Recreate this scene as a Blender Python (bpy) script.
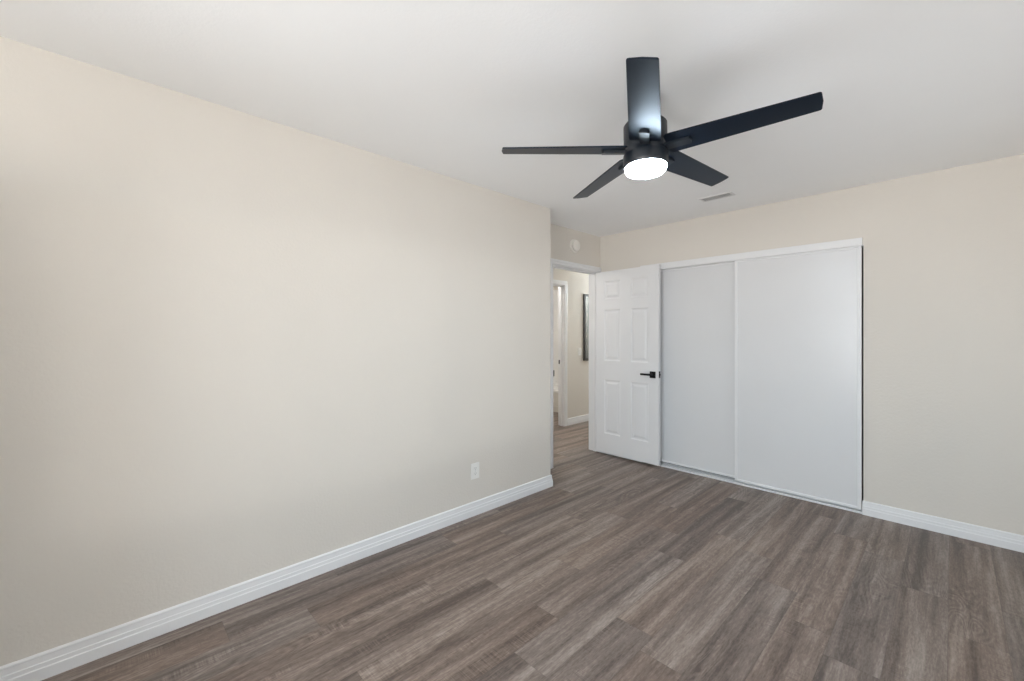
import bpy, bmesh, math, random
from mathutils import Vector, Matrix

scene = bpy.context.scene
for o in list(bpy.data.objects):
    bpy.data.objects.remove(o, do_unlink=True)
C = scene.collection
PI = math.pi

# ------------------------------------------------------------------ camera
CAM_X, CAM_Y, CAM_Z = 2.449, 0.0, 1.333
cam_data = bpy.data.cameras.new('camera')
cam_data.sensor_fit = 'HORIZONTAL'
cam_data.sensor_width = 36.0
cam_data.lens = 36.0 * 423.7 / 1024.0
cam_data.shift_y = -(340.5 - 334.5) / 1024.0
cam_data.clip_start = 0.02
cam = bpy.data.objects.new('camera', cam_data)
C.objects.link(cam)
cam.location = (CAM_X, CAM_Y, CAM_Z)
cam.rotation_euler = (PI / 2, 0, math.radians(46.1))
scene.camera = cam

# ------------------------------------------------------------------ world, sun, daylight
scene.view_settings.view_transform = 'Standard'
scene.view_settings.look = 'None'
scene.view_settings.gamma = 1.0
scene.view_settings.use_curve_mapping = False
scene.view_settings.exposure = 1.55
scene.cycles.use_denoising = True
scene.cycles.max_bounces = 14
scene.cycles.diffuse_bounces = 10
scene.cycles.glossy_bounces = 4
scene.cycles.transparent_max_bounces = 8
scene.cycles.sample_clamp_indirect = 6.0

SKY_STRENGTH = 3.6
world = bpy.data.worlds.new('world')
scene.world = world
world.use_nodes = True
wt = world.node_tree
wt.nodes.clear()
w_out = wt.nodes.new('ShaderNodeOutputWorld')
w_bg = wt.nodes.new('ShaderNodeBackground')
w_tc = wt.nodes.new('ShaderNodeTexCoord')
w_sep = wt.nodes.new('ShaderNodeSeparateXYZ')
w_ramp = wt.nodes.new('ShaderNodeValToRGB')
w_map = wt.nodes.new('ShaderNodeMapRange')
wt.links.new(w_tc.outputs['Generated'], w_sep.inputs[0])
wt.links.new(w_sep.outputs['Z'], w_map.inputs['Value'])
w_map.inputs['From Min'].default_value = -0.4
w_map.inputs['From Max'].default_value = 0.6
wt.links.new(w_map.outputs[0], w_ramp.inputs[0])
w_ramp.color_ramp.elements[0].position = 0.37
w_ramp.color_ramp.elements[0].color = (1.18, 1.18, 1.18, 1)
w_ramp.color_ramp.elements[1].position = 0.43
w_ramp.color_ramp.elements[1].color = (0.79, 0.91, 1.0, 1)
wt.links.new(w_ramp.outputs[0], w_bg.inputs['Color'])
w_bg.inputs['Strength'].default_value = SKY_STRENGTH
wt.links.new(w_bg.outputs[0], w_out.inputs['Surface'])

# room and window measures
RX1, RY0, RY1, CEIL = 3.15, -1.70, 4.06, 2.44      # right wall, rear wall, back wall, ceiling
WX0, WX1, WZ0, WZ1 = 1.05, 3.05, 0.55, 2.14        # window in the wall behind the camera
SY0, SY1, SZ0, SZ1 = -0.32, 3.60, 0.50, 2.04       # window added in the right wall, sized to even out the light

sun_data = bpy.data.lights.new('low_sun', 'SUN')
sun_data.energy = 1.0
sun_data.angle = math.radians(4)
sun_data.color = (1.0, 0.98, 0.95)
sun = bpy.data.objects.new('low_sun', sun_data)
C.objects.link(sun)
sun.location = (6, 1, 2)
sun.rotation_euler = Vector((-1.0, 0.05, -0.02)).to_track_quat('-Z', 'Y').to_euler()


def portal(name, w, h, loc, rot):
    d = bpy.data.lights.new(name, 'AREA')
    d.shape = 'RECTANGLE'
    d.size, d.size_y = w, h
    d.cycles.is_portal = True
    o = bpy.data.objects.new(name, d)
    C.objects.link(o)
    o.location, o.rotation_euler = loc, rot


portal('rear_window_portal', WX1 - WX0, WZ1 - WZ0, ((WX0 + WX1) / 2, RY0 - 0.13, (WZ0 + WZ1) / 2), (PI / 2, 0, 0))
portal('added_window_portal', SY1 - SY0, SZ1 - SZ0, (RX1 + 0.11, (SY0 + SY1) / 2, (SZ0 + SZ1) / 2), (PI / 2, 0, PI / 2))


def point_lamp(name, loc, watts, col, rad=0.1):
    d = bpy.data.lights.new(name, 'POINT')
    d.energy = watts
    d.color = col
    d.shadow_soft_size = rad
    o = bpy.data.objects.new(name, d)
    C.objects.link(o)
    o.location = loc
    return o


point_lamp('hall_fill_light', (-0.92, 2.7, 2.10), 4.5, (1.0, 0.99, 0.98), 0.22)  # added fill for the open door and far corner, no fixture
point_lamp('hall_end_fill_light', (-0.92, 6.5, 2.15), 12, (0.84, 0.93, 1.0), 0.2)  # added fill that brightens the hall wall, no fixture
point_lamp('bathroom_fill_light', (-2.0, 4.6, 2.25), 8, (1.0, 0.98, 0.95))  # added fill for the room across the hall, no fixture


# ------------------------------------------------------------------ materials
def new_mat(name):
    m = bpy.data.materials.new(name)
    m.use_nodes = True
    nt = m.node_tree
    b = nt.nodes['Principled BSDF']
    return m, nt, b


def N(nt, kind, **kw):
    n = nt.nodes.new(kind)
    for k, v in kw.items():
        if hasattr(n, k):
            setattr(n, k, v)
        else:
            n.inputs[k].default_value = v
    return n


def mathn(nt, op, a, b=None, c=None):
    n = nt.nodes.new('ShaderNodeMath')
    n.operation = op
    for i, v in enumerate((a, b, c)):
        if v is None:
            continue
        if isinstance(v, (int, float)):
            n.inputs[i].default_value = v
        else:
            nt.links.new(v, n.inputs[i])
    return n.outputs[0]


def paint(name, col, rough=0.6, bump=0.0, scale=120.0, spec=0.5, metal=0.0, mottled=0.02, dist=0.002):
    """painted or plain surface: faint tone mottling and an optional orange-peel bump"""
    m, nt, b = new_mat(name)
    tc = N(nt, 'ShaderNodeTexCoord')
    nz = N(nt, 'ShaderNodeTexNoise', Scale=3.0, Detail=3.0)
    nt.links.new(tc.outputs['Object'], nz.inputs['Vector'])
    mp = N(nt, 'ShaderNodeMapRange')
    mp.inputs['To Min'].default_value = 1 - mottled
    mp.inputs['To Max'].default_value = 1 + mottled
    nt.links.new(nz.outputs['Fac'], mp.inputs['Value'])
    vm = N(nt, 'ShaderNodeVectorMath', operation='SCALE')
    vm.inputs[0].default_value = col
    nt.links.new(mp.outputs[0], vm.inputs['Scale'])
    nt.links.new(vm.outputs[0], b.inputs['Base Color'])
    b.inputs['Roughness'].default_value = rough
    b.inputs['Specular IOR Level'].default_value = spec
    b.inputs['Metallic'].default_value = metal
    if bump > 0:
        n2 = N(nt, 'ShaderNodeTexNoise', Scale=scale, Detail=2.0)
        nt.links.new(tc.outputs['Object'], n2.inputs['Vector'])
        bp = N(nt, 'ShaderNodeBump', Strength=bump, Distance=dist)
        nt.links.new(n2.outputs['Fac'], bp.inputs['Height'])
        nt.links.new(bp.outputs[0], b.inputs['Normal'])
    return m


M_WALL = paint('greige_wall_paint', (0.71, 0.672, 0.617), 0.75, 0.6, 75, 0.3)
M_CEIL = paint('white_ceiling_paint', (0.94, 0.95, 0.958), 0.85, 0.3, 90, 0.2)
M_TRIM = paint('white_trim_paint', (0.80, 0.805, 0.815), 0.38)
M_DOOR = paint('white_door_paint', (0.80, 0.805, 0.815), 0.42, 0.05, 60)
M_CLOSET = paint('white_closet_board', (0.74, 0.745, 0.755), 0.27, 0.10, 45, 0.5, dist=0.001)
M_TRACK = paint('white_track_metal', (0.80, 0.81, 0.82), 0.3)
M_GROOVE = paint('grey_track_groove', (0.16, 0.165, 0.17), 0.5)
M_PLASTIC = paint('white_plastic', (0.84, 0.83, 0.80), 0.4)
M_BEIGE = paint('cream_plastic', (0.84, 0.81, 0.76), 0.45)
M_SLOT = paint('dark_slot', (0.2, 0.2, 0.2), 0.7)
M_VENT = paint('vent_grey_paint', (0.62, 0.62, 0.62), 0.5)
M_VENTF = paint('vent_frame_paint', (0.74, 0.74, 0.74), 0.5)
M_VENTD = paint('vent_duct_shade', (0.06, 0.06, 0.06), 0.8)  # shade inside the register, put into the colour
M_BLACK = paint('matt_black_metal', (0.012, 0.012, 0.014), 0.35, 0, metal=0.3)
M_STEEL = paint('satin_nickel', (0.50, 0.51, 0.52), 0.35, 0, metal=0.9)
M_FANB = paint('fan_blade_black', (0.004, 0.008, 0.016), 0.36, 0.0, 200, 0.36)
M_FANM = paint('fan_motor_black', (0.006, 0.010, 0.016), 0.40, 0, spec=0.6)
M_FANB.node_tree.nodes['Principled BSDF'].inputs['Specular Tint'].default_value = (0.72, 0.86, 1.0, 1)
M_FRAME = paint('black_picture_frame', (0.05, 0.045, 0.04), 0.5)
M_MIRROR = paint('mirror_glass', (0.25, 0.26, 0.26), 0.06, 0, metal=0.95, mottled=0.0)
M_TUB = paint('white_tub_enamel', (0.86, 0.86, 0.85), 0.25)
M_APRON = paint('grey_tub_apron', (0.66, 0.65, 0.61), 0.4)
M_CLOSIN = paint('closet_inside_shade', (0.30, 0.28, 0.25), 0.9)  # darker than the room walls: closet shade put into the colour


def lens_mat():
    m, nt, b = new_mat('glowing_lens')
    b.inputs['Base Color'].default_value = (0.9, 0.92, 0.95, 1)
    b.inputs['Emission Color'].default_value = (0.74, 0.88, 1.0, 1)
    b.inputs['Emission Strength'].default_value = 30.0
    return m


M_LENS = lens_mat()


def glass_mat(name, tint):
    m = bpy.data.materials.new(name)
    m.use_nodes = True
    nt = m.node_tree
    nt.nodes.clear()
    out = nt.nodes.new('ShaderNodeOutputMaterial')
    tr = nt.nodes.new('ShaderNodeBsdfTransparent')
    tr.inputs[0].default_value = (tint, tint, tint, 1)
    gl = nt.nodes.new('ShaderNodeBsdfGlossy')
    gl.inputs['Roughness'].default_value = 0.02
    mx = nt.nodes.new('ShaderNodeMixShader')
    mx.inputs[0].default_value = 0.05
    nt.links.new(tr.outputs[0], mx.inputs[1])
    nt.links.new(gl.outputs[0], mx.inputs[2])
    nt.links.new(mx.outputs[0], out.inputs[0])
    return m


M_GLASS = glass_mat('window_glass', 1.0)
M_TINTED = glass_mat('dimming_glass', 0.31)  # tint only weakens the light of the added right-hand window


def floor_mat():
    PW, PL = 0.18, 1.22
    m, nt, b = new_mat('grey_brown_vinyl_planks')
    L = nt.links.new
    tc = N(nt, 'ShaderNodeTexCoord')
    sep = N(nt, 'ShaderNodeSeparateXYZ')
    L(tc.outputs['Object'], sep.inputs[0])
    X, Y = sep.outputs['X'], sep.outputs['Y']
    xs = mathn(nt, 'DIVIDE', mathn(nt, 'SUBTRACT', X, 2.435), PW)
    row = mathn(nt, 'FLOOR', xs)
    fx = mathn(nt, 'FRACT', xs)
    wn = N(nt, 'ShaderNodeTexWhiteNoise', noise_dimensions='1D')
    L(row, wn.inputs['W'])
    ys = mathn(nt, 'DIVIDE', mathn(nt, 'ADD', Y, mathn(nt, 'MULTIPLY', wn.outputs['Value'], 3.7)), PL)
    col = mathn(nt, 'FLOOR', ys)
    fy = mathn(nt, 'FRACT', ys)
    cell = N(nt, 'ShaderNodeCombineXYZ')
    L(row, cell.inputs['X'])
    L(col, cell.inputs['Y'])
    wc = N(nt, 'ShaderNodeTexWhiteNoise', noise_dimensions='3D')
    L(cell.outputs[0], wc.inputs['Vector'])
    rs = N(nt, 'ShaderNodeSeparateColor')
    L(wc.outputs['Color'], rs.inputs[0])
    r1, r2, r3 = rs.outputs[0], rs.outputs[1], rs.outputs[2]

    def coords(kx, ky, kz):
        c = N(nt, 'ShaderNodeCombineXYZ')
        L(mathn(nt, 'MULTIPLY', X, kx), c.inputs['X'])
        L(mathn(nt, 'ADD', mathn(nt, 'MULTIPLY', Y, ky), mathn(nt, 'MULTIPLY', r2, 40)), c.inputs['Y'])
        L(mathn(nt, 'MULTIPLY', r1, kz), c.inputs['Z'])
        return c.outputs[0]

    def noise(kx, ky, detail, rough=0.55, kz=37.0, dist=0.0):
        n = N(nt, 'ShaderNodeTexNoise', Scale=1.0, Detail=detail, Roughness=rough, Distortion=dist)
        L(coords(kx, ky, kz), n.inputs['Vector'])
        return n.outputs['Fac']

    streak = noise(17, 0.7, 4, 0.55)            # broad light and dark bands along a plank
    grain = noise(70, 5.5, 6, 0.72)            # fine fibres
    cath = noise(9, 1.6, 1.5, 0.4, 71.0, 0.6)  # contours of this make the cathedral rings
    ring = mathn(nt, 'SINE', mathn(nt, 'MULTIPLY', cath, 95))
    cmask = N(nt, 'ShaderNodeMapRange', interpolation_type='SMOOTHSTEP')
    L(noise(5, 1.0, 1, 0.5, 19.0), cmask.inputs['Value'])
    cmask.inputs['From Min'].default_value = 0.48
    cmask.inputs['From Max'].default_value = 0.68
    ring = mathn(nt, 'MULTIPLY', ring, cmask.outputs[0])
    saw = noise(7, 170, 2, 0.5, 53.0)          # saw marks across a plank
    smask = N(nt, 'ShaderNodeMapRange', interpolation_type='SMOOTHSTEP')
    L(noise(11, 2.2, 2, 0.5, 83.0), smask.inputs['Value'])
    smask.inputs['From Min'].default_value = 0.5
    smask.inputs['From Max'].default_value = 0.7
    saw = mathn(nt, 'MULTIPLY', mathn(nt, 'SUBTRACT', saw, 0.5), smask.outputs[0])

    t = mathn(nt, 'MULTIPLY_ADD', mathn(nt, 'SUBTRACT', streak, 0.5), 1.8, 0.46)
    t = mathn(nt, 'MULTIPLY_ADD', mathn(nt, 'SUBTRACT', r3, 0.5), 0.16, t)
    t = mathn(nt, 'MULTIPLY_ADD', mathn(nt, 'SUBTRACT', grain, 0.5), 1.1, t)
    fleck = noise(170, 38, 3, 0.6, 29.0)
    t = mathn(nt, 'MULTIPLY_ADD', mathn(nt, 'SUBTRACT', fleck, 0.5), 0.75, t)
    t = mathn(nt, 'MULTIPLY_ADD', ring, 0.11, t)
    t = mathn(nt, 'MULTIPLY_ADD', saw, 1.0, t)
    ramp = N(nt, 'ShaderNodeValToRGB')
    L(t, ramp.inputs[0])
    e = ramp.color_ramp.elements
    e[0].position, e[0].color = 0.05, (0.092, 0.066, 0.054, 1)
    e[1].position, e[1].color = 0.98, (0.375, 0.312, 0.268, 1)
    k = e.new(0.5)
    k.color = (0.208, 0.160, 0.134, 1)
    # seams
    ex = mathn(nt, 'MULTIPLY', mathn(nt, 'MINIMUM', fx, mathn(nt, 'SUBTRACT', 1, fx)), PW)
    ey = mathn(nt, 'MULTIPLY', mathn(nt, 'MINIMUM', fy, mathn(nt, 'SUBTRACT', 1, fy)), PL)
    ed = mathn(nt, 'MINIMUM', ex, ey)
    seam = N(nt, 'ShaderNodeMapRange')
    L(ed, seam.inputs['Value'])
    seam.inputs['From Min'].default_value = 0.0006
    seam.inputs['From Max'].default_value = 0.0024
    seam.inputs['To Min'].default_value = 0.80
    seam.inputs['To Max'].default_value = 1.0
    # slight hue drift from plank to plank
    hue = N(nt, 'ShaderNodeHueSaturation')
    L(ramp.outputs[0], hue.inputs['Color'])
    L(mathn(nt, 'MULTIPLY_ADD', r2, 0.35, 0.85), hue.inputs['Saturation'])
    L(seam.outputs[0], hue.inputs['Value'])
    L(hue.outputs[0], b.inputs['Base Color'])
    b.inputs['Roughness'].default_value = 0.42
    rg = mathn(nt, 'MULTIPLY_ADD', grain, 0.18, 0.36)
    L(rg, b.inputs['Roughness'])
    b.inputs['Specular IOR Level'].default_value = 0.45
    h = mathn(nt, 'MULTIPLY_ADD', grain, 0.35, seam.outputs[0])
    h = mathn(nt, 'MULTIPLY_ADD', saw, 0.4, h)
    bp = N(nt, 'ShaderNodeBump', Strength=0.25, Distance=0.0012)
    L(h, bp.inputs['Height'])
    L(bp.outputs[0], b.inputs['Normal'])
    return m


M_FLOOR = floor_mat()


# ------------------------------------------------------------------ mesh helpers
def box(bm, x0, x1, y0, y1, z0, z1, mi=0, bev=0.0):
    r = bmesh.ops.create_cube(bm, size=1.0)
    vs = r['verts']
    for v in vs:
        v.co = Vector(((x0 + x1) / 2 + v.co.x * (x1 - x0), (y0 + y1) / 2 + v.co.y * (y1 - y0), (z0 + z1) / 2 + v.co.z * (z1 - z0)))
    fs = {f for v in vs for f in v.link_faces}
    if bev > 0:
        es = list({e for v in vs for e in v.link_edges})
        rb = bmesh.ops.bevel(bm, geom=es, offset=bev, segments=2, affect='EDGES', profile=0.5)
        fs = set(rb['faces']) | {f for f in fs if f.is_valid}
    for f in fs:
        f.material_index = mi
    return fs


def lathe(bm, prof, n=48, cap=True, mi=0):
    rings = []
    for r, z in prof:
        if r < 1e-6:
            rings.append([bm.verts.new((0, 0, z))])
        else:
            rings.append([bm.verts.new((r * math.cos(2 * PI * k / n), r * math.sin(2 * PI * k / n), z)) for k in range(n)])
    for a, c in zip(rings, rings[1:]):
        for k in range(n):
            q = [a[k % len(a)], a[(k + 1) % len(a)], c[(k + 1) % len(c)], c[k % len(c)]]
            u = []
            for v in q:
                if v not in u:
                    u.append(v)
            if len(u) >= 3:
                f = bm.faces.new(u)
                f.material_index = mi
    if cap:
        for rg in (rings[0], rings[-1]):
            if len(rg) > 2:
                bm.faces.new(rg).material_index = mi
    bmesh.ops.recalc_face_normals(bm, faces=bm.faces[:])


def prism(bm, pts, z0, z1):
    a = [bm.verts.new((x, y, z0)) for x, y in pts]
    c = [bm.verts.new((x, y, z1)) for x, y in pts]
    n = len(pts)
    bm.faces.new(a)
    bm.faces.new(c[::-1])
    for k in range(n):
        bm.faces.new((a[k], a[(k + 1) % n], c[(k + 1) % n], c[k]))
    bmesh.ops.recalc_face_normals(bm, faces=bm.faces[:])


def sweep(bm, prof, p0, p1, out, m0=0.0, m1=0.0):
    """extrude a (depth, height) profile from p0 to p1, depth along the horizontal vector out"""
    p0, p1, out = Vector(p0), Vector(p1), Vector(out)
    run = (p1 - p0).normalized()          # m0, m1: mitre at each end, length gained per depth
    a = [bm.verts.new(p0 - run * d * m0 + out * d + Vector((0, 0, h))) for d, h in prof]
    c = [bm.verts.new(p1 + run * d * m1 + out * d + Vector((0, 0, h))) for d, h in prof]
    n = len(prof)
    bm.faces.new(a)
    bm.faces.new(c[::-1])
    for k in range(n):
        bm.faces.new((a[k], a[(k + 1) % n], c[(k + 1) % n], c[k]))
    bmesh.ops.recalc_face_normals(bm, faces=bm.faces[:])


def obj(name, bm, mats, parent=None, smooth=False):
    me = bpy.data.meshes.new(name)
    bm.to_mesh(me)
    bm.free()
    for m in (mats if isinstance(mats, (list, tuple)) else [mats]):
        me.materials.append(m)
    if smooth:
        for p in me.polygons:
            p.use_smooth = True
        me.set_sharp_from_angle(angle=math.radians(35))
    o = bpy.data.objects.new(name, me)
    C.objects.link(o)
    if parent is not None:
        o.parent = parent
    return o


def struct(name, bm, mats, label=None, cat=None, smooth=False):
    o = obj(name, bm, mats, None, smooth)
    o['kind'] = 'structure'
    if label:
        o['label'] = label
    if cat:
        o['category'] = cat
    return o


def thing(name, label, cat, loc=(0, 0, 0), rot=(0, 0, 0)):
    o = bpy.data.objects.new(name, None)
    o.empty_display_size = 0.1
    C.objects.link(o)
    o.location = loc
    o.rotation_euler = rot
    o['label'] = label
    o['category'] = cat
    return o


def boxes(*bs, **kw):
    bm = bmesh.new()
    for b in bs:
        box(bm, *b, **kw)
    return bm


# ------------------------------------------------------------------ the room shell
LW_END = 2.826           # where the left wall stops
REC_X = -0.325           # face of the set-back wall with the doorway
HALL_X0, HALL_X1 = -1.464, -0.468
DY0, DY1, DZ = 3.235, 4.05, 2.036     # doorway
CX0, CX1, CZ = 0.20, 1.992, 2.002    # closet opening

struct('floor', boxes((-3.4, 3.4, -1.85, 7.2, -0.12, 0.0)), M_FLOOR, 'grey-brown wood-look vinyl plank floor', 'floor')
struct('ceiling', boxes((-3.4, 3.4, -1.85, 7.2, CEIL, CEIL + 0.12)), M_CEIL, 'smooth white painted ceiling', 'ceiling')
struct('wall_left', boxes((HALL_X1, 0.0, RY0, LW_END, 0, CEIL)), M_WALL, 'long bare greige wall on the left', 'wall')
struct('wall_entry', boxes((HALL_X1, REC_X, LW_END, DY0, 0, CEIL), (HALL_X1, REC_X, DY0, DY1, DZ, CEIL),
                           (HALL_X1, REC_X, DY1, RY1 + 0.1, 0, CEIL)), M_WALL, 'short set-back greige wall around the doorway', 'wall')
struct('wall_back', boxes((REC_X, CX0, RY1, RY1 + 0.1, 0, CEIL), (CX0, CX1, RY1, RY1 + 0.1, CZ, CEIL),
                          (CX1, RX1 + 0.1, RY1, RY1 + 0.1, 0, CEIL)), M_WALL, 'greige wall around and beside the closet', 'wall')
struct('wall_right', boxes((RX1, RX1 + 0.1, RY0, SY0, 0, CEIL), (RX1, RX1 + 0.1, SY1, RY1, 0, CEIL),
                           (RX1, RX1 + 0.1, SY0, SY1, 0, SZ0), (RX1, RX1 + 0.1, SY0, SY1, SZ1, CEIL)), M_WALL)
struct('wall_front', boxes((HALL_X1, WX0, RY0 - 0.12, RY0, 0, CEIL), (WX1, RX1 + 0.1, RY0 - 0.12, RY0, 0, CEIL),
                           (WX0, WX1, RY0 - 0.12, RY0, 0, WZ0), (WX0, WX1, RY0 - 0.12, RY0, WZ1, CEIL)), M_WALL)
# unseen block added behind the camera to keep window light off the left wall
struct('unseen_light_block', boxes((0.0, 0.95, RY0, -0.54, 0, 1.93)), M_WALL)
# the window behind the camera
wf = boxes((WX0, WX0 + 0.04, RY0 - 0.10, RY0 - 0.05, WZ0, WZ1), (WX1 - 0.04, WX1, RY0 - 0.10, RY0 - 0.05, WZ0, WZ1),
           (WX0, WX1, RY0 - 0.10, RY0 - 0.05, WZ0, WZ0 + 0.04), (WX0, WX1, RY0 - 0.10, RY0 - 0.05, WZ1 - 0.03, WZ1))
win = struct('window_1', wf, M_TRIM)
obj('pane', boxes((WX0 + 0.04, WX1 - 0.04, RY0 - 0.078, RY0 - 0.074, WZ0 + 0.04, WZ1 - 0.03)), M_GLASS, win)

wf = bmesh.new()
for b in ((SY0, SY0 + 0.04, SZ0, SZ1), (SY1 - 0.04, SY1, SZ0, SZ1), (SY0, SY1, SZ0, SZ0 + 0.04), (SY0, SY1, SZ1 - 0.04, SZ1),
          ((SY0 + SY1) / 2 - 0.025, (SY0 + SY1) / 2 + 0.025, SZ0, SZ1)):
    box(wf, RX1 + 0.04, RX1 + 0.09, *b)
win = struct('added_window_2', wf, M_TRIM)  # unseen opening added to bring in light from the side
obj('pane', boxes((RX1 + 0.062, RX1 + 0.066, SY0 + 0.04, SY1 - 0.04, SZ0 + 0.04, SZ1 - 0.04)), M_TINTED, win)

# closet inside
struct('wall_closet', boxes((0.0, 0.1, RY1 + 0.1, 4.80, 0, CEIL), (2.08, 2.18, RY1 + 0.1, 4.80, 0, CEIL),
                            (0.0, 2.18, 4.80, 4.90, 0, CEIL)), M_CLOSIN)
# hall and the room across it
BD0, BD1, BDZ = 4.045, 4.815, 2.045
struct('wall_hall', boxes((-1.568, HALL_X0, 1.4, BD0, 0, CEIL), (-1.568, HALL_X0, BD0, BD1, BDZ, CEIL),
                          (-1.568, HALL_X0, BD1, 7.0, 0, CEIL)), M_WALL, 'greige hallway wall seen through the doorway', 'wall')
struct('wall_hall_near', boxes((-1.568, HALL_X1, 1.3, 1.4, 0, CEIL)), M_WALL)
struct('wall_hall_end', boxes((-1.568, HALL_X1 + 0.1, 7.0, 7.1, 0, CEIL)), M_WALL)
struct('wall_hall_right', boxes((HALL_X1, HALL_X1 + 0.1, RY1 + 0.1, 7.0, 0, CEIL)), M_WALL)
struct('wall_bathroom', boxes((-3.3, -3.2, 3.3, 6.5, 0, CEIL), (-3.2, -1.568, 3.3, 3.4, 0, CEIL), (-3.2, -1.568, 6.36, 6.46, 0, CEIL)), M_WALL)

# baseboards
BASE = [(0, 0), (0.016, 0), (0.016, 0.045), (0.0135, 0.049), (0.0130, 0.064), (0.0105, 0.067), (0.0090, 0.088),
        (0.0098, 0.091), (0.0090, 0.096), (0.004, 0.101), (0, 0.101)]


def baseboard(name, runs, label=None):
    bm = bmesh.new()
    for run in runs:
        sweep(bm, BASE, *run)
    return struct(name, bm, M_TRIM, label, 'baseboard' if label else None)


baseboard('baseboard_left', [((0, -0.54, 0), (0, LW_END, 0), (1, 0, 0), 0, 1), ((0, LW_END, 0), (REC_X, LW_END, 0), (0, 1, 0), 1, 0)],
          'white moulded baseboard along the foot of the left wall')
baseboard('baseboard_back', [((CX1 - 0.006, RY1, 0), (RX1, RY1, 0), (0, -1, 0))],
          'white moulded baseboard right of the closet')
baseboard('baseboard_corner', [((REC_X, RY1, 0), (CX0, RY1, 0), (0, -1, 0))])
baseboard('baseboard_right', [((RX1, RY0, 0), (RX1, RY1, 0), (-1, 0, 0))])
baseboard('baseboard_front', [((0.95, RY0, 0), (RX1, RY0, 0), (0, 1, 0)), ((0, -0.54, 0), (0.95, -0.54, 0), (0, 1, 0))])
baseboard('baseboard_hall', [((HALL_X0, BD1 + 0.069, 0), (HALL_X0, 7.0, 0), (1, 0, 0)), ((HALL_X0, 1.4, 0), (HALL_X0, BD0 - 0.069, 0), (1, 0, 0))],
          'white baseboard on the hallway wall through the doorway')


# door casings: a moulded face trim on the wall and the jamb lining the opening
def casing(bm, x, s, y0, y1, z, w, far=None):
    """face trim around an opening in a wall of constant x; s = +1 when the trim faces +x"""
    far = w if far is None else far
    prof = [(0.0, 0.011), (0.35, 0.016), (0.55, 0.013), (0.85, 0.015), (1.0, 0.007)]   # from the outer edge in
    def face(u, t):
        return x + s * t
    def strip(fn, ww):
        # fn(u, t, end): builds a point; u across the trim (0 outer edge .. 1 inner)
        pts = [(0.0, 0.0)] + prof + [(1.0, 0.0)]
        a = [bm.verts.new(fn(u, t, 0)) for u, t in pts]
        c = [bm.verts.new(fn(u, t, 1)) for u, t in pts]
        n = len(pts)
        bm.faces.new(a)
        bm.faces.new(c[::-1])
        for k in range(n):
            bm.faces.new((a[k], a[(k + 1) % n], c[(k + 1) % n], c[k]))
    strip(lambda u, t, e: (face(u, t), y0 - w + u * w, 0 if e == 0 else z + w - u * w), w)
    strip(lambda u, t, e: (face(u, t), y1 + far - u * far, 0 if e == 0 else z + w - u * w), far)
    strip(lambda u, t, e: (face(u, t), (y0 - w + u * w) if e == 0 else (y1 + far - u * far), z + w - u * w), w)
    bmesh.ops.recalc_face_normals(bm, faces=bm.faces[:])


bm = bmesh.new()
casing(bm, REC_X, 1, DY0, DY1, DZ, 0.055, 0.009)
casing(bm, HALL_X1, -1, DY0, DY1, DZ, 0.055)
jt = 0.004   # jamb boards stand just proud of the wall cut
box(bm, HALL_X1, REC_X, DY0, DY0 + jt, 0, DZ)
box(bm, HALL_X1, REC_X, DY1 - jt, DY1, 0, DZ)
box(bm, HALL_X1, REC_X, DY0, DY1, DZ - jt, DZ)
for y in ((DY0 + jt, DY0 + jt + 0.011), (DY1 - jt - 0.011, DY1 - jt)):       # door stops
    box(bm, -0.405, -0.372, y[0], y[1], 0, DZ - jt)
box(bm, -0.405, -0.372, DY0 + jt, DY1 - jt, DZ - jt - 0.011, DZ - jt)
trim1 = struct('trim_1', bm, M_TRIM, 'white casing and jamb around the open bedroom doorway', 'door frame')
sp = boxes((REC_X - 0.01, REC_X + 0.0175, DY0 - 0.004, DY0 + 0.0065, 0.915, 0.975), bev=0.001)
obj('strike_plate', sp, M_BLACK, trim1)

bm = bmesh.new()
casing(bm, HALL_X0, 1, BD0, BD1, BDZ, 0.066)
box(bm, -1.568, HALL_X0, BD0, BD0 + jt, 0, BDZ)
box(bm, -1.568, HALL_X0, BD1 - jt, BD1, 0, BDZ)
box(bm, -1.568, HALL_X0, BD0, BD1, BDZ - jt, BDZ)
box(bm, -1.53, -1.50, BD1 - jt - 0.011, BD1 - jt, 0, BDZ - jt)
box(bm, -1.53, -1.50, BD0 + jt, BD1 - jt, BDZ - jt - 0.011, BDZ - jt)
trim2 = struct('trim_2', bm, M_TRIM, 'white casing of the second doorway across the hall', 'door frame')
obj('strike_plate', boxes((-1.560, -1.535, BD1 - jt - 0.003, BD1 - jt, 0.90, 0.96)), M_BLACK, trim2)


# ------------------------------------------------------------------ six-panel door, open against the closet
DW, DT, DH = 0.768, 0.035, 2.001
door_org = Vector((-0.338, 4.038, 0.028))


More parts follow.
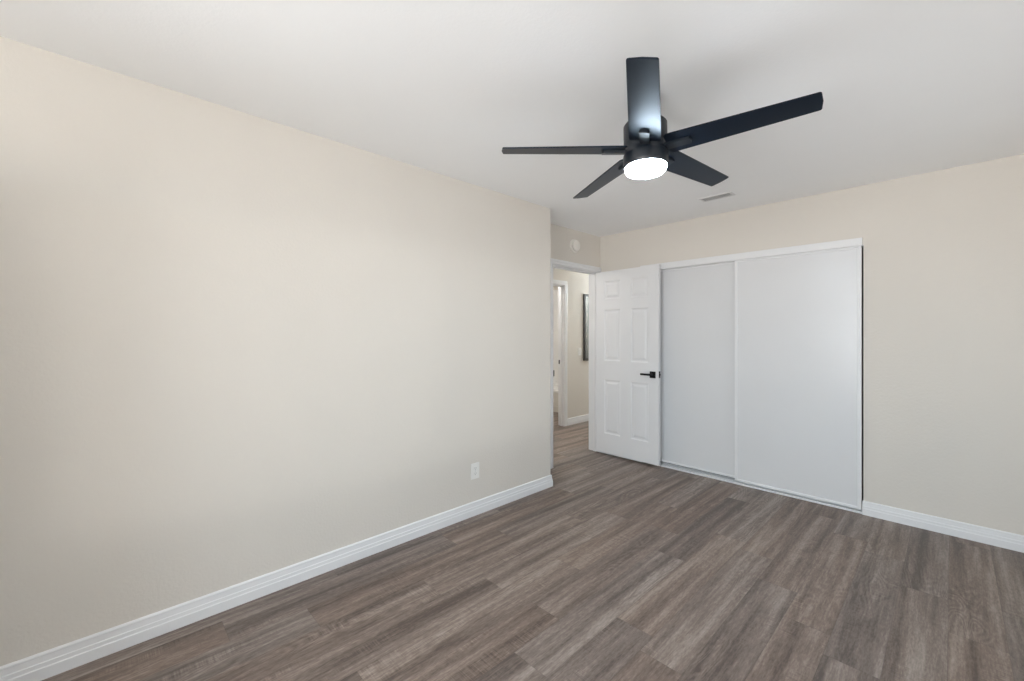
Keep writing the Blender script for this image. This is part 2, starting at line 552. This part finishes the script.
def panel_door_mesh():
    """local: x 0..DW from the hinge, y 0 (room side) .. -DT (side the camera sees), z 0..DH"""
    bm = bmesh.new()
    st, pw, mu = 0.113, 0.205, 0.132
    xs = [0, st, st + pw, st + pw + mu, st + 2 * pw + mu, DW]
    zs = [0, 0.212, 0.806, 1.018, 1.578, 1.694, 1.892, DH]
    holes = {(1, 1), (3, 1), (1, 3), (3, 3), (1, 5), (3, 5)}
    for side, s in ((-DT, 1), (0.0, -1)):
        for i in range(5):
            for j in range(7):
                x0, x1, z0, z1 = xs[i], xs[i + 1], zs[j], zs[j + 1]
                if (i, j) not in holes:
                    loops = [[(x0, z0, 0), (x1, z0, 0), (x1, z1, 0), (x0, z1, 0)]]
                    vs = [bm.verts.new((x, side, z)) for x, z, d in loops[0]]
                    bm.faces.new(vs)
                    continue
                steps = [(0, 0), (0.007, 0.006), (0.017, 0.0075), (0.024, 0.0072), (0.042, 0.0018), (0.046, 0.0015)]
                prev = None
                for ins, dep in steps:
                    lp = [bm.verts.new((x, side + s * dep, z)) for x, z in
                          ((x0 + ins, z0 + ins), (x1 - ins, z0 + ins), (x1 - ins, z1 - ins), (x0 + ins, z1 - ins))]
                    if prev:
                        for k in range(4):
                            bm.faces.new((prev[k], prev[(k + 1) % 4], lp[(k + 1) % 4], lp[k]))
                    prev = lp
                bm.faces.new(prev)
    for a, c in (((0, 0), (DW, 0)), ((0, DH), (DW, DH))):
        bm.faces.new([bm.verts.new(v) for v in ((a[0], 0, a[1]), (c[0], 0, c[1]), (c[0], -DT, c[1]), (a[0], -DT, a[1]))])
    for x in (0, DW):
        bm.faces.new([bm.verts.new(v) for v in ((x, 0, 0), (x, 0, DH), (x, -DT, DH), (x, -DT, 0))])
    bmesh.ops.remove_doubles(bm, verts=bm.verts[:], dist=1e-5)
    bmesh.ops.recalc_face_normals(bm, faces=bm.faces[:])
    return bm


door = struct('door_1', panel_door_mesh(), M_DOOR, 'white six-panel hinged door standing open in front of the closet', 'door')
door.location = door_org
door.rotation_euler = (0, 0, -0.05)
# levers on both faces: rosette, neck, bar
for s, y in ((-1, -DT), (1, 0.0)):
    hx, hz = 0.706, 0.901
    bm = bmesh.new()
    ya, yb = sorted((y, y + s * 0.009))
    box(bm, hx - 0.031, hx + 0.031, ya, yb, hz - 0.033, hz + 0.033, bev=0.0015)
    ya, yb = sorted((y + s * 0.009, y + s * (0.045 if s < 0 else 0.018)))
    box(bm, hx - 0.011, hx + 0.011, ya, yb, hz - 0.011, hz + 0.011, bev=0.002)
    if s < 0:
        ya, yb = sorted((y + s * 0.036, y + s * 0.050))
        box(bm, hx - 0.116, hx + 0.013, ya, yb, hz - 0.009, hz + 0.011, bev=0.003)
    o = obj('door_handle' if s < 0 else 'handle_rosette', bm, M_BLACK, door)
    if s < 0:
        o['label'] = 'black square lever handle'
bm = boxes((DW, DW + 0.0015, -DT + 0.005, -0.006, 0.872, 0.938))
box(bm, DW, DW + 0.010, -DT + 0.011, -0.012, 0.895, 0.915, bev=0.002)
obj('latch_plate', bm, M_BLACK, door)
for z in (0.20, 0.98, 1.76):
    bm = bmesh.new()
    bmesh.ops.create_cone(bm, cap_ends=True, segments=16, radius1=0.0055, radius2=0.0055, depth=0.09,
                          matrix=Matrix.Translation((-0.004, 0.004, z + 0.045)))
    box(bm, -0.0025, 0.0, -0.031, 0.002, z, z + 0.09)
    box(bm, -0.028, -0.004, -0.0010, 0.0008, z, z + 0.09)
    obj('hinge', bm, M_STEEL, door, True)

# ------------------------------------------------------------------ closet
bm = bmesh.new()
box(bm, CX0 - 0.02, CX1 - 0.006, RY1 - 0.012, RY1 + 0.004, 1.995, 2.053, bev=0.002)      # fascia
box(bm, CX0, CX1, RY1 + 0.004, RY1 + 0.10, 1.992, CZ)                                  # head track
struct('trim_3', bm, M_TRIM, 'white header board across the top of the closet', 'trim')
bm = bmesh.new()
box(bm, CX0, CX1 - 0.006, RY1 - 0.008, RY1 + 0.004, 0.0, 0.016, bev=0.002)
box(bm, CX0, CX1 - 0.006, RY1 + 0.004, RY1 + 0.095, 0.0, 0.003, mi=1)
box(bm, CX0, CX1 - 0.006, RY1 + 0.046, RY1 + 0.050, 0.003, 0.014)
box(bm, CX0, CX1 - 0.006, RY1 + 0.088, RY1 + 0.095, 0.0, 0.016)
struct('trim_4', bm, [M_TRACK, M_GROOVE], 'white bottom track under the closet sliding doors', 'trim')


def slider(name, x0, x1, y0, z0, label):
    """a flat sliding panel with thin metal stiles and rails; front at y0"""
    z1 = 1.994
    bm = bmesh.new()
    box(bm, x0 + 0.010, x1 - 0.010, y0 + 0.006, y0 + 0.020, z0 + 0.008, z1 - 0.004)
    d = struct(name, bm, M_CLOSET, label, 'door')
    for nm, b in (('stile', (x0, x0 + 0.026, y0, y0 + 0.026, z0, z1)), ('stile', (x1 - 0.026, x1, y0, y0 + 0.026, z0, z1)),
                  ('rail', (x0 + 0.026, x1 - 0.026, y0 + 0.002, y0 + 0.024, z0, z0 + 0.022)),
                  ('rail', (x0 + 0.026, x1 - 0.026, y0 + 0.002, y0 + 0.024, z1 - 0.016, z1))):
        obj(nm, boxes(b, bev=0.003), M_TRIM, d)
    return d


slider('door_2', 1.096, 1.980, RY1 + 0.010, 0.022, 'right white sliding closet door, flat panel running in front')
slider('door_3', 0.205, 1.130, RY1 + 0.054, 0.030, 'left white sliding closet door, flat panel running behind')

# ------------------------------------------------------------------ ceiling fan
FAN_X, FAN_Y = 1.4595, 1.806
tilt_n = Vector((-0.02153, 0.01536, 1.0)).normalized()
fan = thing('ceiling_fan', 'black five-blade ceiling fan with glowing round light hanging from the white ceiling', 'ceiling fan', (FAN_X, FAN_Y, CEIL))
fan.rotation_mode = 'QUATERNION'
fan.rotation_quaternion = Vector((0, 0, 1)).rotation_difference(tilt_n)
ZB = -0.254      # blade plane below the ceiling
bm = bmesh.new()
lathe(bm, [(0.0, -0.0015), (0.066, -0.0015), (0.066, -0.030), (0.060, -0.042), (0.024, -0.052), (0.0, -0.052)])
obj('canopy', bm, M_FANM, fan, True)
bm = bmesh.new()
lathe(bm, [(0.0, -0.045), (0.0135, -0.045), (0.0135, -0.115), (0.030, -0.118), (0.034, -0.128), (0.0, -0.128)], 32)
obj('downrod', bm, M_FANM, fan, True)
bm = bmesh.new()
lathe(bm, [(0.0, -0.122), (0.060, -0.124), (0.089, -0.132), (0.097, -0.142), (0.097, -0.232), (0.094, -0.238), (0.094, -0.270),
           (0.098, -0.276), (0.100, -0.284), (0.100, -0.322), (0.098, -0.333), (0.095, -0.336), (0.093, -0.334), (0.0, -0.334)], 64)
obj('motor_housing', bm, M_FANM, fan, True)
bm = bmesh.new()
lathe(bm, [(0.0, -0.331), (0.0915, -0.331), (0.0920, -0.342), (0.0905, -0.351), (0.083, -0.359), (0.056, -0.3640), (0.0, -0.366)], 64)
o = obj('light_lens', bm, M_LENS, fan, True)
o['label'] = 'glowing white frosted lens'

R_TIP, R_ROOT, W_TIP, W_ROOT, TH = 0.660, 0.098, 0.102, 0.138, 0.0065


def blade_mesh():
    bm = bmesh.new()
    pts = []
    rc = 0.008

    def hw(r):
        return (W_ROOT + (W_TIP - W_ROOT) * (r - R_ROOT) / (R_TIP - R_ROOT)) / 2
    pts += [(R_ROOT, -hw(R_ROOT) * 0.86), (R_ROOT + 0.012, -hw(R_ROOT))]
    for k in range(5):
        a = -PI / 2 + k * PI / 8
        pts.append((R_TIP - rc + rc * math.cos(a), -hw(R_TIP) + rc + rc * math.sin(a)))
    for k in range(5):
        a = k * PI / 8
        pts.append((R_TIP - rc + rc * math.cos(a), hw(R_TIP) - rc + rc * math.sin(a)))
    pts += [(R_ROOT + 0.012, hw(R_ROOT)), (R_ROOT, hw(R_ROOT) * 0.86)]
    pts.insert(7, (R_TIP + 0.004, 0.0))
    prism(bm, pts, -TH / 2, TH / 2)
    bmesh.ops.bevel(bm, geom=[e for e in bm.edges if abs(e.verts[0].co.z - e.verts[1].co.z) < 1e-6], offset=0.0018, segments=2, affect='EDGES')
    return bm


def bracket_mesh():
    bm = bmesh.new()
    w = 0.021
    pts = [(0.080, -w), (0.196, -w)]
    for k in range(1, 6):
        a = -PI / 2 + k * PI / 6
        pts.append((0.196 + 0.006 * math.cos(a), w * math.sin(a)))
    pts += [(0.196, w), (0.080, w)]
    prism(bm, pts, -TH / 2 - 0.013, -TH / 2 + 0.0005)
    bmesh.ops.bevel(bm, geom=[e for e in bm.edges if abs(e.verts[0].co.z - e.verts[1].co.z) < 1e-6], offset=0.002, segments=2, affect='EDGES')
    return bm


PITCH = 0.1973
proto_b = proto_k = None
for k in range(5):
    ang = -1.08454 + k * 2 * PI / 5
    if k == 0:
        proto_b = obj('blade', blade_mesh(), M_FANB, fan, True)
        proto_k = obj('blade_bracket', bracket_mesh(), M_FANM, proto_b, True)
        b = proto_b
    else:
        b = proto_b.copy()
        C.objects.link(b)
        b.parent = fan
        c = proto_k.copy()
        C.objects.link(c)
        c.parent = b
    b.location = (0, 0, ZB)
    b.rotation_euler = (Matrix.Rotation(ang, 4, 'Z') @ Matrix.Rotation(-PITCH, 4, 'X')).to_euler()

# ------------------------------------------------------------------ ceiling register
vent = thing('ceiling_vent', 'small grey louvred air register in the ceiling above the closet', 'vent', (1.14, 3.54, CEIL))
hw_, hd_ = 0.122, 0.053
bm = bmesh.new()
for b in ((-hw_, hw_, -hd_, -hd_ + 0.014, -0.007, -0.0003), (-hw_, hw_, hd_ - 0.014, hd_, -0.007, -0.0003),
          (-hw_, -hw_ + 0.014, -hd_ + 0.014, hd_ - 0.014, -0.007, -0.0003), (hw_ - 0.014, hw_, -hd_ + 0.014, hd_ - 0.014, -0.007, -0.0003)):
    box(bm, *b, bev=0.001)
obj('vent_frame', bm, M_VENTF, vent)
obj('duct_shade_sheet', boxes((-hw_ + 0.014, hw_ - 0.014, -hd_ + 0.014, hd_ - 0.014, -0.0014, -0.0003)), M_VENTD, vent)  # dark sheet standing in for the shaded duct behind the slats
ns = 13
for k in range(ns):
    x = -hw_ + 0.020 + (2 * hw_ - 0.040) * k / (ns - 1)
    bm = boxes((-0.0030, 0.0030, -hd_ + 0.014, hd_ - 0.014, -0.0035, 0.0035))
    s = obj('slat', bm, M_VENT, vent)
    s.location = (x, 0, -0.0050)
    s.rotation_euler = (0, math.radians(12), 0)

# ------------------------------------------------------------------ wall outlet
out = thing('wall_outlet', 'white wall outlet low on the left wall above the baseboard', 'outlet', (0, 1.975, 0.325))
obj('cover_plate', boxes((0.0003, 0.006, -0.0385, 0.0385, -0.0585, 0.0585), bev=0.002), M_PLASTIC, out)
for zc in (0.0195, -0.0195):
    bm = boxes((0.0058, 0.0078, -0.0165, 0.0165, -0.0145, 0.0145), bev=0.0012)
    r = obj('receptacle', bm, M_PLASTIC, out)
    r.location = (0, 0, zc)
    bm = boxes((0.0077, 0.0080, -0.0072, -0.0048, -0.002, 0.008), (0.0077, 0.0080, 0.0048, 0.0072, -0.002, 0.008),
               (0.0077, 0.0080, -0.0022, 0.0022, -0.010, -0.0058))
    obj('plug_slots', bm, M_SLOT, r)
bm = bmesh.new()
bmesh.ops.create_cone(bm, cap_ends=True, segments=16, radius1=0.003, radius2=0.003, depth=0.001, matrix=Matrix.Translation((0.0062, 0, 0)) @ Matrix.Rotation(PI / 2, 4, 'Y'))
obj('screw', bm, M_STEEL, out)

# ------------------------------------------------------------------ smoke detector over the doorway
det = thing('smoke_detector', 'round cream smoke detector on the wall above the doorway', 'smoke detector', (REC_X, 3.580, 2.268), (0, PI / 2, 0))
bm = bmesh.new()
lathe(bm, [(0, 0.0004), (0.073, 0.0004), (0.073, 0.007), (0.069, 0.010), (0.050, 0.010), (0, 0.010)])
obj('mounting_base', bm, M_BEIGE, det, True)
bm = bmesh.new()
lathe(bm, [(0, 0.012), (0.050, 0.010), (0.052, 0.016), (0.059, 0.018), (0.060, 0.032), (0.055, 0.039), (0.040, 0.042), (0, 0.043)])
obj('detector_cover', bm, M_BEIGE, det, True)
bm = bmesh.new()
lathe(bm, [(0, 0.0425), (0.009, 0.0425), (0.009, 0.0445), (0.007, 0.0455), (0, 0.0455)], 24)
obj('test_button', bm, M_PLASTIC, det, True)

# ------------------------------------------------------------------ things seen through the doorway
sw = thing('light_switch', 'white light switch on the hallway wall beside the framed mirror', 'light switch', (HALL_X0, 5.184, 1.076))
obj('cover_plate', boxes((0.0003, 0.006, -0.036, 0.036, -0.0585, 0.0585), bev=0.002), M_PLASTIC, sw)
bm = boxes((0.0058, 0.0095, -0.016, 0.016, -0.033, 0.033), bev=0.0015)
obj('rocker', bm, M_PLASTIC, sw)

mir = thing('wall_mirror', 'tall dark-framed mirror hanging on the hallway wall, half hidden by the door', 'mirror', (HALL_X0, 5.272, 0.932))
mw, mh, fwid = 0.62, 1.02, 0.034
bm = bmesh.new()
for b in ((0.0005, 0.028, 0, fwid, 0, mh), (0.0005, 0.028, mw - fwid, mw, 0, mh), (0.0005, 0.028, fwid, mw - fwid, 0, fwid), (0.0005, 0.028, fwid, mw - fwid, mh - fwid, mh)):
    box(bm, *b, bev=0.003)
obj('frame', bm, M_FRAME, mir)
obj('mirror_glass', boxes((0.001, 0.014, fwid, mw - fwid, fwid, mh - fwid)), M_MIRROR, mir)

tub = thing('bathtub', 'white bathtub with tall white surround glimpsed past the hall doorway', 'bathtub', (-2.4, 5.586, 0))
bm = bmesh.new()
tx0, tx1, ty1, th = -0.78, 0.82, 0.75, 0.38
box(bm, tx0, tx1, 0, 0.07, th - 0.05, th, bev=0.012)
box(bm, tx0, tx1, ty1 - 0.06, ty1, th - 0.05, th, bev=0.012)
box(bm, tx0, tx0 + 0.08, 0.05, ty1 - 0.05, th - 0.05, th, bev=0.012)
box(bm, tx1 - 0.08, tx1, 0.05, ty1 - 0.05, th - 0.05, th, bev=0.012)
a = [(tx0 + 0.07, 0.06), (tx1 - 0.07, 0.06), (tx1 - 0.07, ty1 - 0.05), (tx0 + 0.07, ty1 - 0.05)]
up = [bm.verts.new((x, y, th - 0.01)) for x, y in a]
lo = [bm.verts.new((x * 0.85, 0.375 + (y - 0.375) * 0.75, 0.06)) for x, y in a]
for k in range(4):
    bm.faces.new((up[k], up[(k + 1) % 4], lo[(k + 1) % 4], lo[k]))
bm.faces.new(lo[::-1])
obj('basin', bm, M_TUB, tub)
bm = boxes((tx0, tx1, 0.012, 0.03, 0, th - 0.045))
box(bm, tx0, tx1, 0.0, 0.02, 0.0, 0.10, bev=0.004)
obj('apron', bm, M_APRON, tub)
bm = boxes((tx0, tx1, ty1 - 0.012, ty1 + 0.01, th, 2.2))
box(bm, tx0, tx1, ty1 - 0.06, ty1 - 0.01, 1.40, 1.43, bev=0.006)
box(bm, tx0, tx0 + 0.012, 0.05, ty1, th, 2.2)
obj('surround', bm, M_TUB, tub)
